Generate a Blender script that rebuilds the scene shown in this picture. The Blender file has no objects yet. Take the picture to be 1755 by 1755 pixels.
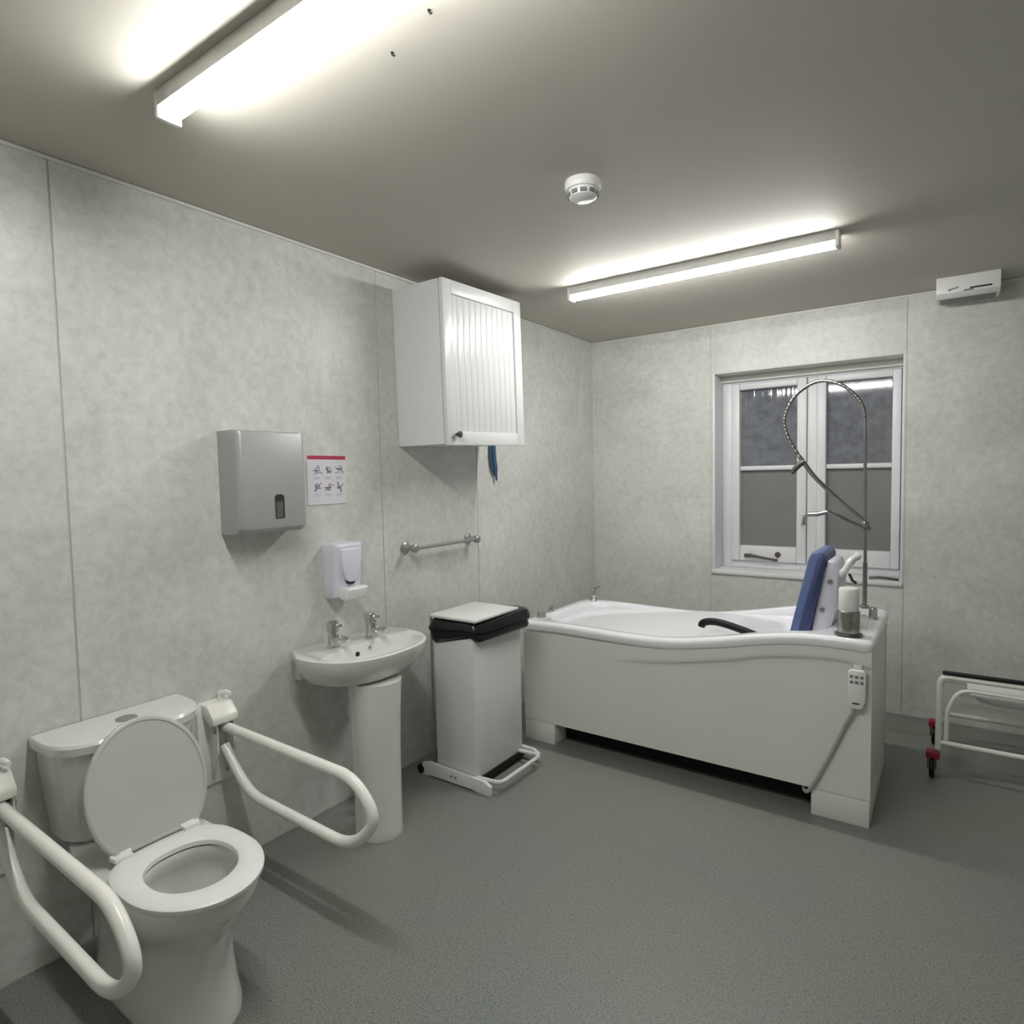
import bpy, bmesh, math, random
from mathutils import Vector, Matrix, noise
random.seed(4)
C = bpy.context.scene.collection
PI = math.pi

# ------------------------------------------------------------------ camera
cam_d = bpy.data.cameras.new('camera'); cam = bpy.data.objects.new('camera', cam_d); C.objects.link(cam)
R = ((0.81923682955527, -0.016799401864424596, 0.5732092089256999),
     (0.5731081043447379, 0.05876426695076003, -0.8173700885548238),
     (-0.019952890382351, 0.9981305230413191, 0.05776972510452602))
M4 = Matrix(R).to_4x4(); M4.translation = Vector((2.19176, -4.20419, 1.43427))
cam.matrix_world = M4
cam_d.sensor_fit = 'HORIZONTAL'; cam_d.sensor_width = 36.0
cam_d.lens = 1075.4136 / 1755 * 36.0
cam_d.clip_start = 0.02
sc = bpy.context.scene
sc.camera = cam

# ------------------------------------------------------------------ world, exposure
w = bpy.data.worlds.new('night'); sc.world = w; w.use_nodes = True
bg = w.node_tree.nodes['Background']
bg.inputs[0].default_value = (0.02, 0.025, 0.04, 1); bg.inputs[1].default_value = 0.3
sc.view_settings.view_transform = 'Standard'; sc.view_settings.look = 'None'
sc.view_settings.gamma = 1.0; sc.view_settings.use_curve_mapping = False
sc.view_settings.exposure = 1.72
TUBE_NEAR, TUBE_FAR = 27.5, 26.5        # emission strength of the two tube lamps
H = 2.40

# ------------------------------------------------------------------ materials
def mat(name, col, rough=0.4, metal=0.0, coat=0.0, spec=0.5, mottled=0.0, scale=12.0, bump=0.0, bscale=200.0):
    m = bpy.data.materials.new(name); m.use_nodes = True
    n = m.node_tree.nodes; l = m.node_tree.links; b = n['Principled BSDF']
    b.inputs['Base Color'].default_value = (*col, 1)
    b.inputs['Roughness'].default_value = rough; b.inputs['Metallic'].default_value = metal
    b.inputs['Coat Weight'].default_value = coat; b.inputs['Specular IOR Level'].default_value = spec
    tc = n.new('ShaderNodeTexCoord')
    if mottled:
        t = n.new('ShaderNodeTexNoise'); t.inputs['Scale'].default_value = scale; t.inputs['Detail'].default_value = 5
        l.new(tc.outputs['Object'], t.inputs['Vector'])
        r = n.new('ShaderNodeValToRGB')
        r.color_ramp.elements[0].position = 0.3; r.color_ramp.elements[1].position = 0.7
        r.color_ramp.elements[0].color = (*[c * (1 - mottled) for c in col], 1)
        r.color_ramp.elements[1].color = (*[min(1, c * (1 + mottled)) for c in col], 1)
        l.new(t.outputs['Fac'], r.inputs['Fac']); l.new(r.outputs['Color'], b.inputs['Base Color'])
    if bump:
        t = n.new('ShaderNodeTexNoise'); t.inputs['Scale'].default_value = bscale; t.inputs['Detail'].default_value = 3
        l.new(tc.outputs['Object'], t.inputs['Vector'])
        u = n.new('ShaderNodeBump'); u.inputs['Strength'].default_value = bump; u.inputs['Distance'].default_value = 0.004
        l.new(t.outputs['Fac'], u.inputs['Height']); l.new(u.outputs['Normal'], b.inputs['Normal'])
    return m

def wall_material():
    m = mat('marbled_wall_panel', (0.7, 0.7, 0.65), 0.38)
    n = m.node_tree.nodes; l = m.node_tree.links; b = n['Principled BSDF']
    g = n.new('ShaderNodeNewGeometry')
    a = n.new('ShaderNodeTexNoise'); a.inputs['Scale'].default_value = 2.6; a.inputs['Detail'].default_value = 6
    a.inputs['Roughness'].default_value = 0.62; a.inputs['Distortion'].default_value = 0.9
    c = n.new('ShaderNodeTexNoise'); c.inputs['Scale'].default_value = 26; c.inputs['Detail'].default_value = 6
    c.inputs['Roughness'].default_value = 0.7; c.inputs['Distortion'].default_value = 0.4
    l.new(g.outputs['Position'], a.inputs['Vector']); l.new(g.outputs['Position'], c.inputs['Vector'])
    r1 = n.new('ShaderNodeValToRGB'); r1.color_ramp.elements[0].position = 0.32; r1.color_ramp.elements[1].position = 0.68
    r1.color_ramp.elements[0].color = (0.61, 0.62, 0.575, 1); r1.color_ramp.elements[1].color = (0.74, 0.75, 0.72, 1)
    r2 = n.new('ShaderNodeValToRGB'); r2.color_ramp.elements[0].position = 0.36; r2.color_ramp.elements[1].position = 0.60
    r2.color_ramp.elements[0].color = (0.85, 0.86, 0.845, 1); r2.color_ramp.elements[1].color = (1, 1, 1, 1)
    l.new(a.outputs['Fac'], r1.inputs['Fac']); l.new(c.outputs['Fac'], r2.inputs['Fac'])
    x = n.new('ShaderNodeMix'); x.data_type = 'RGBA'; x.blend_type = 'MULTIPLY'; x.inputs[0].default_value = 1
    l.new(r1.outputs['Color'], x.inputs[6]); l.new(r2.outputs['Color'], x.inputs[7])
    l.new(x.outputs[2], b.inputs['Base Color'])
    return m

def floor_material():
    m = mat('speckled_safety_vinyl', (0.14, 0.155, 0.14), 0.42)
    n = m.node_tree.nodes; l = m.node_tree.links; b = n['Principled BSDF']
    g = n.new('ShaderNodeNewGeometry')
    def nz(scale, detail=2):
        t = n.new('ShaderNodeTexNoise'); t.inputs['Scale'].default_value = scale; t.inputs['Detail'].default_value = detail
        l.new(g.outputs['Position'], t.inputs['Vector']); return t
    big = nz(1.6, 4); fine = nz(210, 2); spk = nz(130, 1)
    r = n.new('ShaderNodeValToRGB'); r.color_ramp.elements[0].position = 0.35; r.color_ramp.elements[1].position = 0.65
    r.color_ramp.elements[0].color = (0.226, 0.248, 0.228, 1); r.color_ramp.elements[1].color = (0.248, 0.260, 0.228, 1)
    l.new(big.outputs['Fac'], r.inputs['Fac'])
    r2 = n.new('ShaderNodeValToRGB'); r2.color_ramp.elements[0].position = 0.32; r2.color_ramp.elements[1].position = 0.62
    r2.color_ramp.elements[0].color = (0.62, 0.62, 0.62, 1); r2.color_ramp.elements[1].color = (1.08, 1.08, 1.08, 1)
    l.new(fine.outputs['Fac'], r2.inputs['Fac'])
    r3 = n.new('ShaderNodeValToRGB'); r3.color_ramp.elements[0].position = 0.33; r3.color_ramp.elements[1].position = 0.42
    r3.color_ramp.elements[0].color = (0.72, 0.72, 0.72, 1); r3.color_ramp.elements[1].color = (1, 1, 1, 1)
    l.new(spk.outputs['Fac'], r3.inputs['Fac'])
    def mul(a, c):
        x = n.new('ShaderNodeMix'); x.data_type = 'RGBA'; x.blend_type = 'MULTIPLY'; x.inputs[0].default_value = 1
        l.new(a, x.inputs[6]); l.new(c, x.inputs[7]); return x.outputs[2]
    l.new(mul(mul(r.outputs['Color'], r2.outputs['Color']), r3.outputs['Color']), b.inputs['Base Color'])
    u = n.new('ShaderNodeBump'); u.inputs['Strength'].default_value = 0.25; u.inputs['Distance'].default_value = 0.002
    l.new(fine.outputs['Fac'], u.inputs['Height']); l.new(u.outputs['Normal'], b.inputs['Normal'])
    return m

def emit(name, col, strength):
    m = bpy.data.materials.new(name); m.use_nodes = True
    n = m.node_tree.nodes; n.clear()
    e = n.new('ShaderNodeEmission'); o = n.new('ShaderNodeOutputMaterial')
    e.inputs[0].default_value = (*col, 1); e.inputs[1].default_value = strength
    m.node_tree.links.new(e.outputs[0], o.inputs[0]); return m

WALL = wall_material(); FLOOR = floor_material()
CEIL = mat('ceiling_paint', (0.56, 0.535, 0.475), 0.7, mottled=0.02, scale=3)
BACKING = mat('panel_backing', (0.54, 0.54, 0.49), 0.5, mottled=0.03)
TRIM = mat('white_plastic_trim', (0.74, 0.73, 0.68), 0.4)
CERAMIC = mat('white_ceramic', (0.74, 0.74, 0.71), 0.12, coat=0.3, mottled=0.01)
PLASTIC = mat('white_plastic', (0.84, 0.84, 0.825), 0.3, mottled=0.01)
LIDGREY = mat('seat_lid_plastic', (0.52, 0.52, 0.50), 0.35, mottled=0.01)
COOLWHITE = mat('cool_white_plastic', (0.74, 0.74, 0.84), 0.25)
TUBEWHITE = mat('white_enamelled_tube', (0.88, 0.88, 0.82), 0.28, coat=0.2)
CABWHITE = mat('cabinet_white', (0.76, 0.77, 0.77), 0.3, mottled=0.01)
BINWHITE = mat('bin_powder_coat', (0.74, 0.75, 0.74), 0.35, mottled=0.015)
BATHWHITE = mat('bath_acrylic', (0.86, 0.86, 0.90), 0.14, coat=0.3)
PANELWHITE = mat('bath_panel', (0.79, 0.79, 0.75), 0.3, mottled=0.015, scale=3)
SILVER = mat('silver_grey_plastic', (0.42, 0.42, 0.42), 0.38, metal=0.25, mottled=0.02)
CHROME = mat('chrome', (0.62, 0.62, 0.60), 0.16, metal=1.0)
STEEL = mat('brushed_steel', (0.42, 0.41, 0.37), 0.32, metal=1.0, mottled=0.08, scale=30)
SHOWERMETAL = mat('shower_chrome', (0.34, 0.34, 0.33), 0.22, metal=1.0)
DULLMETAL = mat('dull_metal', (0.40, 0.40, 0.385), 0.38, metal=0.7)
BLACK = mat('black_plastic', (0.007, 0.007, 0.007), 0.5, spec=0.3)
BAG = mat('black_bin_liner', (0.008, 0.008, 0.010), 0.22, bump=0.5, bscale=60)
DARK = mat('dark_recess', (0.02, 0.02, 0.02), 0.6)
BLUE = mat('blue_vinyl_pad', (0.115, 0.155, 0.33), 0.35, bump=0.05)
BLUEDARK = mat('navy_pad_piping', (0.045, 0.06, 0.17), 0.45)
STRAP = mat('blue_webbing', (0.035, 0.085, 0.16), 0.6, mottled=0.2, scale=60)
RED = mat('red_castor_fork', (0.28, 0.01, 0.025), 0.4)
REDPRINT = mat('red_print', (0.45, 0.04, 0.09), 0.6)
PAPER = mat('white_paper', (0.74, 0.72, 0.78), 0.6)
INK = mat('grey_ink', (0.22, 0.20, 0.24), 0.7)
BRONZE = mat('dark_bronze', (0.12, 0.105, 0.09), 0.4, metal=0.6)
GREYCABLE = mat('grey_cable', (0.40, 0.41, 0.38), 0.5)
BTN = mat('grey_button', (0.22, 0.23, 0.22), 0.5)
WINWHITE = mat('window_white', (0.78, 0.78, 0.80), 0.35, mottled=0.01)
BATTEN = mat('batten_enamel', (0.62, 0.62, 0.60), 0.4)
LAMP_N = emit('lit_tube_near', (1.0, 0.992, 0.965), TUBE_NEAR)
LAMP_F = emit('lit_tube_far', (1.0, 0.992, 0.965), TUBE_FAR)
GLASS_TOP = mat('obscure_glass', (0.17, 0.18, 0.205), 0.05, spec=0.8, mottled=0.22, scale=22)
def reeded(m):
    n = m.node_tree.nodes; l = m.node_tree.links; g = n.new('ShaderNodeTexCoord'); mp = n.new('ShaderNodeMapping')
    mp.inputs['Scale'].default_value = (40, 1, 0.2); t = n.new('ShaderNodeTexNoise'); t.inputs['Scale'].default_value = 1; t.inputs['Detail'].default_value = 2
    u = n.new('ShaderNodeBump'); u.inputs['Strength'].default_value = 0.42; u.inputs['Distance'].default_value = 0.004
    l.new(g.outputs['Object'], mp.inputs['Vector']); l.new(mp.outputs['Vector'], t.inputs['Vector']); l.new(t.outputs['Fac'], u.inputs['Height'])
    l.new(u.outputs['Normal'], n['Principled BSDF'].inputs['Normal'])
reeded(GLASS_TOP)
GLASS_LOW = mat('frosted_glass', (0.22, 0.22, 0.22), 0.30, spec=0.5, mottled=0.04, scale=6)

# ------------------------------------------------------------------ mesh helpers (world coordinates)
def box(bm, x0, x1, y0, y1, z0, z1, bev=0.0, seg=2):
    v = [bm.verts.new((x, y, z)) for x in (x0, x1) for y in (y0, y1) for z in (z0, z1)]
    F = [(0, 1, 3, 2), (4, 6, 7, 5), (0, 4, 5, 1), (2, 3, 7, 6), (0, 2, 6, 4), (1, 5, 7, 3)]
    fs = [bm.faces.new([v[i] for i in f]) for f in F]
    if bev:
        es = list({e for f in fs for e in f.edges})
        bmesh.ops.bevel(bm, geom=es, offset=bev, segments=seg, profile=0.5, affect='EDGES', clamp_overlap=True)
    return bm

def rings(bm, rs, cap0=True, cap1=True, closed=False):
    V = [[bm.verts.new(p) for p in r] for r in rs]
    n = len(V[0]); pairs = list(zip(V, V[1:])) + ([(V[-1], V[0])] if closed else [])
    for a, b in pairs:
        for i in range(n):
            bm.faces.new((a[i], a[(i + 1) % n], b[(i + 1) % n], b[i]))
    if cap0 and not closed: bm.faces.new(list(reversed(V[0])))
    if cap1 and not closed: bm.faces.new(V[-1])
    return bm

def tube(bm, pts, r, seg=14, caps=True):
    pts = [Vector(p) for p in pts]; n = len(pts)
    rr = r if isinstance(r, (list, tuple)) else [r] * n
    T = []
    for i in range(n):
        T.append((pts[min(i + 1, n - 1)] - pts[max(i - 1, 0)]).normalized())
    up = Vector((0, 0, 1)) if abs(T[0].z) < 0.9 else Vector((0, 1, 0))
    N = (up - T[0] * up.dot(T[0])).normalized()
    out = []
    for i in range(n):
        N = (N - T[i] * N.dot(T[i])).normalized(); B = T[i].cross(N)
        out.append([pts[i] + (N * math.cos(2 * PI * k / seg) + B * math.sin(2 * PI * k / seg)) * rr[i] for k in range(seg)])
    return rings(bm, out, caps, caps)

def catmull(P, n=8):
    P = [Vector(p) for p in P]; Q = [2 * P[0] - P[1]] + P + [2 * P[-1] - P[-2]]; out = []
    for i in range(1, len(Q) - 2):
        a, b, c, d = Q[i - 1:i + 3]
        for k in range(n):
            t = k / n
            out.append(0.5 * ((2 * b) + (c - a) * t + (2 * a - 5 * b + 4 * c - d) * t * t + (3 * b - a - 3 * c + d) * t ** 3))
    out.append(P[-1]); return out

def fillet(P, r, n=8):
    """polyline with its inner corners rounded by a quadratic arc"""
    P = [Vector(p) for p in P]; rr = r if isinstance(r, (list, tuple)) else [r] * len(P); out = [P[0]]
    for i in range(1, len(P) - 1):
        a = P[i] + (P[i - 1] - P[i]).normalized() * rr[i]; b = P[i] + (P[i + 1] - P[i]).normalized() * rr[i]
        for k in range(n + 1):
            t = k / n; out.append(a * (1 - t) ** 2 + P[i] * 2 * t * (1 - t) + b * t * t)
    out.append(P[-1]); return out

def lathe(bm, prof, c, axis='z', seg=28, cap0=True, cap1=True):
    rs = []
    for r, h in prof:
        ring = []
        for k in range(seg):
            a = 2 * PI * k / seg; u, v = r * math.cos(a), r * math.sin(a)
            ring.append({'z': (c[0] + u, c[1] + v, c[2] + h), 'x': (c[0] + h, c[1] + u, c[2] + v), 'y': (c[0] + v, c[1] + h, c[2] + u)}[axis])
        rs.append(ring)
    return rings(bm, rs, cap0, cap1)

def prism(bm, poly, axis, a, b, bev=0.0, seg=2):
    """poly of (u,v) extruded between a and b; axis y: (x,z); axis x: (y,z); axis z: (x,y)"""
    def pt(u, v, t): return {'y': (u, t, v), 'x': (t, u, v), 'z': (u, v, t)}[axis]
    A = [bm.verts.new(pt(u, v, a)) for u, v in poly]; B = [bm.verts.new(pt(u, v, b)) for u, v in poly]
    n = len(poly); fs = [bm.faces.new(A), bm.faces.new(B[::-1])]
    for i in range(n): fs.append(bm.faces.new((A[i], B[i], B[(i + 1) % n], A[(i + 1) % n])))
    if bev:
        es = list({e for f in fs for e in f.edges})
        bmesh.ops.bevel(bm, geom=es, offset=bev, segments=seg, profile=0.5, affect='EDGES', clamp_overlap=True)
    return bm

def egg(xc, af, ab, hw, yc, z, n=48, nf=2.0, nb=2.4):
    out = []
    for k in range(n):
        t = 2 * PI * k / n; c, s = math.cos(t), math.sin(t); e = nf if c >= 0 else nb
        q = (abs(c) ** e + abs(s) ** e) ** (-1 / e)
        out.append((xc + (af if c >= 0 else ab) * c * q, yc + hw * s * q, z))
    return out

def rrect(x0, x1, y0, y1, r, m=8):
    """rounded rectangle outline, 4*(m+1) points with a fixed count; r = one radius or (right, left)"""
    rr, rl = r if isinstance(r, tuple) else (r, r); out = []
    for cx, cy, a0, q in ((x1 - rr, y1 - rr, 0, rr), (x0 + rl, y1 - rl, 90, rl), (x0 + rl, y0 + rl, 180, rl), (x1 - rr, y0 + rr, 270, rr)):
        for k in range(m + 1):
            a = math.radians(a0 + 90 * k / m); out.append((cx + q * math.cos(a), cy + q * math.sin(a)))
    return out

ORIGIN = {}
def obj(name, bm, m, parent=None, angle=35, **props):
    bmesh.ops.recalc_face_normals(bm, faces=bm.faces[:])
    off = ORIGIN.get(parent.name, Vector((0, 0, 0))) if parent else Vector((0, 0, 0))
    if off.length: bmesh.ops.translate(bm, verts=bm.verts[:], vec=-off)
    me = bpy.data.meshes.new(name); bm.to_mesh(me); bm.free()
    me.materials.append(m)
    me.polygons.foreach_set('use_smooth', [True] * len(me.polygons))
    me.set_sharp_from_angle(angle=math.radians(angle))
    o = bpy.data.objects.new(name, me); C.objects.link(o)
    if parent: o.parent = parent; ORIGIN[o.name] = off
    for k, v in props.items(): o[k] = v
    return o

def thing(name, label, cat, loc, group=None):
    o = bpy.data.objects.new(name, None); C.objects.link(o); o.location = loc; o.empty_display_size = 0.1
    o['label'] = label; o['category'] = cat
    if group: o['group'] = group
    ORIGIN[o.name] = Vector(loc); return o

NB = bmesh.new
def struct(name, bm, m, parent=None):
    o = obj(name, bm, m, parent)
    if not parent: o['kind'] = 'structure'
    return o

# ------------------------------------------------------------------ room shell
XR, YF = 3.60, -5.20
struct('floor', box(NB(), -0.25, XR + 0.1, YF - 0.1, 0.3, -0.1, 0.0), FLOOR)
struct('ceiling', box(NB(), -0.25, XR + 0.1, YF - 0.1, 0.3, H, H + 0.1), CEIL)
wl = struct('wall_left', box(NB(), -0.25, -0.0022, YF - 0.1, 0.3, 0.0, H), BACKING)
jl = [YF, -4.62, -3.421, -2.140, -1.418, 0.0]
for a, b in zip(jl, jl[1:]):
    obj('wall_panel', box(NB(), -0.002, 0.0, a + 0.003, b - 0.003, 0.006, H - 0.002, 0.0008, 1), WALL, wl)
WX0, WX1, WZ0, WZ1 = 0.887, 1.965, 0.770, 2.080
bm = NB()
box(bm, -0.25, WX0, 0.0022, 0.3, 0, H); box(bm, WX1, XR + 0.1, 0.0022, 0.3, 0, H)
box(bm, WX0, WX1, 0.0022, 0.3, 0, WZ0); box(bm, WX0, WX1, 0.0022, 0.3, WZ1, H)
wb = struct('wall_back', bm, BACKING)
for x0, x1, z0, z1 in ((0.0, 0.873, 0.006, H), (1.975, 3.10, 0.006, H), (3.10, XR, 0.006, H)):
    obj('wall_panel', box(NB(), x0 + 0.0025, x1 - 0.0025, 0.0, 0.002, z0, z1 - 0.002, 0.0008, 1), WALL, wb)
for z0, z1, x0, x1 in ((0.006, WZ0, 0.873, 1.975), (WZ1, H, 0.873, 1.975)):
    obj('wall_panel', box(NB(), x0 + 0.0025, x1 - 0.0025, 0.0, 0.002, z0, z1 - 0.002, 0.0008, 1), WALL, wb)
for x0, x1 in ((0.873, WX0), (WX1, 1.975)):
    obj('wall_panel', box(NB(), x0 + 0.0025, x1, 0.0, 0.002, WZ0, WZ1), WALL, wb)
struct('wall_right', box(NB(), XR, XR + 0.1, YF - 0.1, 0.3, 0, H), WALL)
struct('wall_front', box(NB(), -0.25, XR + 0.1, YF - 0.1, YF, 0, H), WALL)
struct('trim_1', box(NB(), 0.0, 0.007, YF, -0.007, H - 0.013, H - 0.001, 0.002), TRIM)
struct('trim_2', box(NB(), 0.0, XR, -0.007, 0.0, H - 0.013, H - 0.001, 0.002), TRIM)
struct('trim_3', box(NB(), 0.0, 0.007, -0.007, 0.0, 0.006, H - 0.013, 0.002), TRIM)

# ------------------------------------------------------------------ window
win = bpy.data.objects.new('window_1', None); C.objects.link(win); win.location = (1.426, 0.18, WZ0)
win['kind'] = 'structure'; ORIGIN[win.name] = Vector(win.location)
def wpart(name, m, *boxes, bev=0.004):
    bm = NB()
    for b in boxes: box(bm, *b, bev)
    return obj(name, bm, m, win)
wpart('reveal_lining', WINWHITE, (WX0 - 0.006, WX0 + 0.012, 0.001, 0.30, WZ0, WZ1), (WX1 - 0.008, WX1 + 0.004, 0.001, 0.30, WZ0, WZ1), bev=0.002)
wpart('soffit', TRIM, (WX0 + 0.012, WX1 - 0.008, 0.001, 0.30, WZ1 - 0.006, WZ1 + 0.004), bev=0.001)
wpart('sill', WINWHITE, (WX0 - 0.008, WX1 + 0.004, -0.014, 0.26, WZ0 - 0.018, WZ0 + 0.010), bev=0.006)
wpart('frame', WINWHITE, (0.899, 0.958, 0.178, 0.26, 0.780, WZ1 - 0.006), (1.944, 1.957, 0.178, 0.26, 0.780, WZ1 - 0.006),
      (0.958, 1.944, 0.178, 0.26, 2.020, WZ1 - 0.006), (0.958, 1.944, 0.178, 0.26, 0.780, 0.826))
wpart('head_shade_strip', TRIM, (WX0 + 0.012, WX1 - 0.008, 0.150, 0.178, 2.032, WZ1 - 0.006), bev=0.003)  # added strip that thickens the band of shade below the soffit
wpart('mullion', WINWHITE, (1.432, 1.488, 0.176, 0.26, 0.826, 2.020), bev=0.006)
def sash(x0, x1, px0, px1):
    s = wpart('sash', WINWHITE, (x0, px0, 0.158, 0.25, 0.829, 2.018), (px1, x1, 0.158, 0.25, 0.829, 2.018),
              (px0, px1, 0.158, 0.25, 0.829, 0.931), (px0, px1, 0.158, 0.25, 1.976, 2.018), bev=0.006)
    obj('glazing_bar', box(NB(), px0, px1, 0.172, 0.24, 1.437, 1.467, 0.008), WINWHITE, s)
    obj('pane', box(NB(), px0, px1, 0.205, 0.213, 1.467, 1.976), GLASS_TOP, s)
    obj('pane', box(NB(), px0, px1, 0.205, 0.213, 0.931, 1.437), GLASS_LOW, s)
sash(0.962, 1.430, 1.016, 1.374)
sash(1.490, 1.942, 1.542, 1.897)
bm = NB(); tube(bm, catmull([(1.055, 0.140, 0.866), (1.10, 0.136, 0.868), (1.17, 0.138, 0.858), (1.255, 0.142, 0.846)], 5), [0.012, 0.0125, 0.0125, 0.0125, 0.0125, 0.012, 0.010, 0.009, 0.008, 0.008, 0.008, 0.008, 0.0075, 0.007, 0.007, 0.006], 10)
box(bm, 1.235, 1.262, 0.138, 0.159, 0.838, 0.852, 0.003)
obj('casement_stay', bm, BRONZE, win)
obj('stay_peg', lathe(lathe(NB(), [(0.006, -0.05), (0.006, -0.012)], (1.262, 0.21, 0.880), 'y', 12), [(0.016, -0.062), (0.019, -0.055), (0.016, -0.048)], (1.262, 0.21, 0.880), 'y', 14), BRONZE, win)
bm = NB(); box(bm, 1.414, 1.430, 0.148, 0.159, 1.085, 1.155, 0.004)
tube(bm, [(1.422, 0.150, 1.135), (1.420, 0.130, 1.128), (1.412, 0.122, 1.075)], [0.006, 0.006, 0.004], 8)
obj('latch', bm, STEEL, win)
bm = NB(); tube(bm, catmull([(1.800, 0.012, 0.790), (1.85, 0.016, 0.795), (1.90, 0.022, 0.792), (1.950, 0.030, 0.787)], 4), 0.0075, 8)
obj('sill_stay', bm, BRONZE, win)

# ------------------------------------------------------------------ tube lamps
def lamp(x0, x1, y, m, label):
    t = thing('tube_light', label, 'light', (x0, y, H), 'fluorescent batten lights on the ceiling')
    poly = [(y - 0.029, H), (y + 0.029, H), (y + 0.030, H - 0.040), (y - 0.030, H - 0.040)]
    obj('batten', prism(NB(), poly, 'x', x0, x1, 0.002), BATTEN, t)
    for xe in (x0, x1):
        s = 1 if xe == x0 else -1
        a, b = sorted((xe - s * 0.003, xe + s * 0.014))
        obj('end_cap', box(NB(), a, b, y - 0.031, y + 0.031, H - 0.068, H - 0.0005, 0.005), PLASTIC, t)
    cs = [(y + 0.024, H - 0.0405), (y - 0.024, H - 0.0405)] + [(y - 0.024 * math.cos(PI * k / 14), H - 0.046 - 0.021 * math.sin(PI * k / 14)) for k in range(15)]
    obj('tube', prism(NB(), cs, 'x', x0 + 0.0145, x1 - 0.0145), m, t)
lamp(0.565, 1.815, -3.355, LAMP_N, 'lit fluorescent tube light nearest the camera, running out of the top')
lamp(0.548, 1.802, -1.290, LAMP_F, 'lit fluorescent tube light on the ceiling nearer the window')

# ------------------------------------------------------------------ ceiling fittings
t = thing('smoke_detector', 'round white smoke detector on the ceiling', 'smoke detector', (1.176, -2.31, H))
obj('base', lathe(NB(), [(0.058, 0.0), (0.060, -0.006), (0.060, -0.022), (0.056, -0.030)], (1.176, -2.31, H), 'z', 32), PLASTIC, t)
obj('sensor_dome', lathe(NB(), [(0.050, -0.028), (0.050, -0.034), (0.046, -0.052), (0.036, -0.058), (0.0, -0.060)], (1.176, -2.31, H), 'z', 32, False, False), PLASTIC, t)
for k in range(10):
    a = 2 * PI * k / 10 + 0.2; cx, cy = 1.176 + 0.0478 * math.cos(a), -2.31 + 0.0478 * math.sin(a)
    bm = NB(); box(bm, -0.004, 0.004, -0.010, 0.010, -0.006, 0.006, 0.001, 1)
    bmesh.ops.transform(bm, matrix=Matrix.Translation((cx, cy, H - 0.044)) @ Matrix.Rotation(a, 4, 'Z'), verts=bm.verts[:])
    obj('vent', bm, BTN, t)
t = thing('wall_fan_unit', 'white box fitting with dark slots under the ceiling at top right', 'ventilation box', (2.24, -0.14, H))
obj('housing', prism(NB(), [(-0.250, H), (-0.02, H), (-0.02, 2.325), (-0.06, 2.305), (-0.215, 2.300), (-0.250, 2.318)], 'x', 2.110, 2.374, 0.004), PLASTIC, t)
obj('slot', box(NB(), 2.250, 2.340, -0.2535, -0.246, 2.326, 2.334, 0.002), DARK, t)
obj('slot', box(NB(), 2.225, 2.265, -0.2535, -0.246, 2.318, 2.325, 0.002), BTN, t)
obj('arrow_mark', prism(NB(), [(2.158, 2.332), (2.170, 2.341), (2.170, 2.337), (2.205, 2.344), (2.205, 2.338), (2.170, 2.330), (2.170, 2.325)], 'y', -0.2515, -0.247), BTN, t)
obj('grille', box(NB(), 2.125, 2.360, -0.19, -0.08, 2.2985, 2.308, 0.002), BTN, t)
for n_, (x, y, lab) in enumerate(((1.133, -3.133, 'small dark hook in the ceiling, the one nearer the smoke detector'),
                                  (1.289, -3.180, 'small dark hook in the ceiling, the one nearer the top picture edge'))):
    bm = NB(); tube(bm, [(x, y, H), (x, y, H - 0.005), (x + 0.003, y + 0.002, H - 0.008), (x + 0.006, y + 0.003, H - 0.006)], 0.0018, 8)
    lathe(bm, [(0.0035, 0), (0.0035, -0.0015)], (x, y, H), 'z', 10)
    obj('ceiling_hook', bm, BLACK, None, label=lab, category='hook', group='hooks in the ceiling')

# ------------------------------------------------------------------ toilet
YC = -3.372
t = thing('toilet', 'white close-coupled toilet with lid raised against its cistern', 'toilet', (0.35, YC, 0))
bm = NB(); R_ = []
for z, xb, xf, hw in ((0.0, 0.10, 0.658, 0.126), (0.02, 0.10, 0.656, 0.125), (0.045, 0.10, 0.645, 0.119), (0.13, 0.10, 0.622, 0.110), (0.20, 0.09, 0.612, 0.112),
                      (0.245, 0.08, 0.628, 0.122), (0.285, 0.06, 0.665, 0.142), (0.32, 0.04, 0.705, 0.158), (0.35, 0.03, 0.722, 0.164), (0.378, 0.03, 0.727, 0.165), (0.386, 0.035, 0.720, 0.160)):
    xc = 0.44 + 0.06 * min(1, z / 0.30)
    R_.append(egg(xc, xf - xc, xc - xb, hw, YC, z, 48, 2.0, 4.0))
for z, af, ab, hw in ((0.386, 0.135, 0.125, 0.118), (0.370, 0.130, 0.120, 0.113), (0.345, 0.146, 0.132, 0.126), (0.29, 0.128, 0.125, 0.112), (0.20, 0.062, 0.110, 0.078), (0.15, 0.04, 0.09, 0.05)):
    R_.append(egg(0.545, af, ab, hw, YC, z, 48))
obj('pan', rings(bm, R_), CERAMIC, t, 50)
bm = NB(); R_ = []
ZS = 0.389
for z, d, dh in ((ZS, -0.004, -0.004), (ZS + 0.004, 0.0, 0.0), (ZS + 0.014, 0.0, -0.002), (ZS + 0.020, -0.010, -0.002)):
    R_.append(egg(0.53, 0.212 + d, 0.195 + d, 0.168 + d, YC, z, 64, 2.0, 3.2))
for z, d in ((ZS + 0.020, 0.010), (ZS + 0.015, 0.002), (ZS + 0.004, 0.0), (ZS, 0.004)):
    R_.append(egg(0.535, 0.122 + d, 0.118 + d, 0.108 + d, YC, z, 64))
obj('seat', rings(bm, R_, closed=True), PLASTIC, t, 45)
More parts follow.
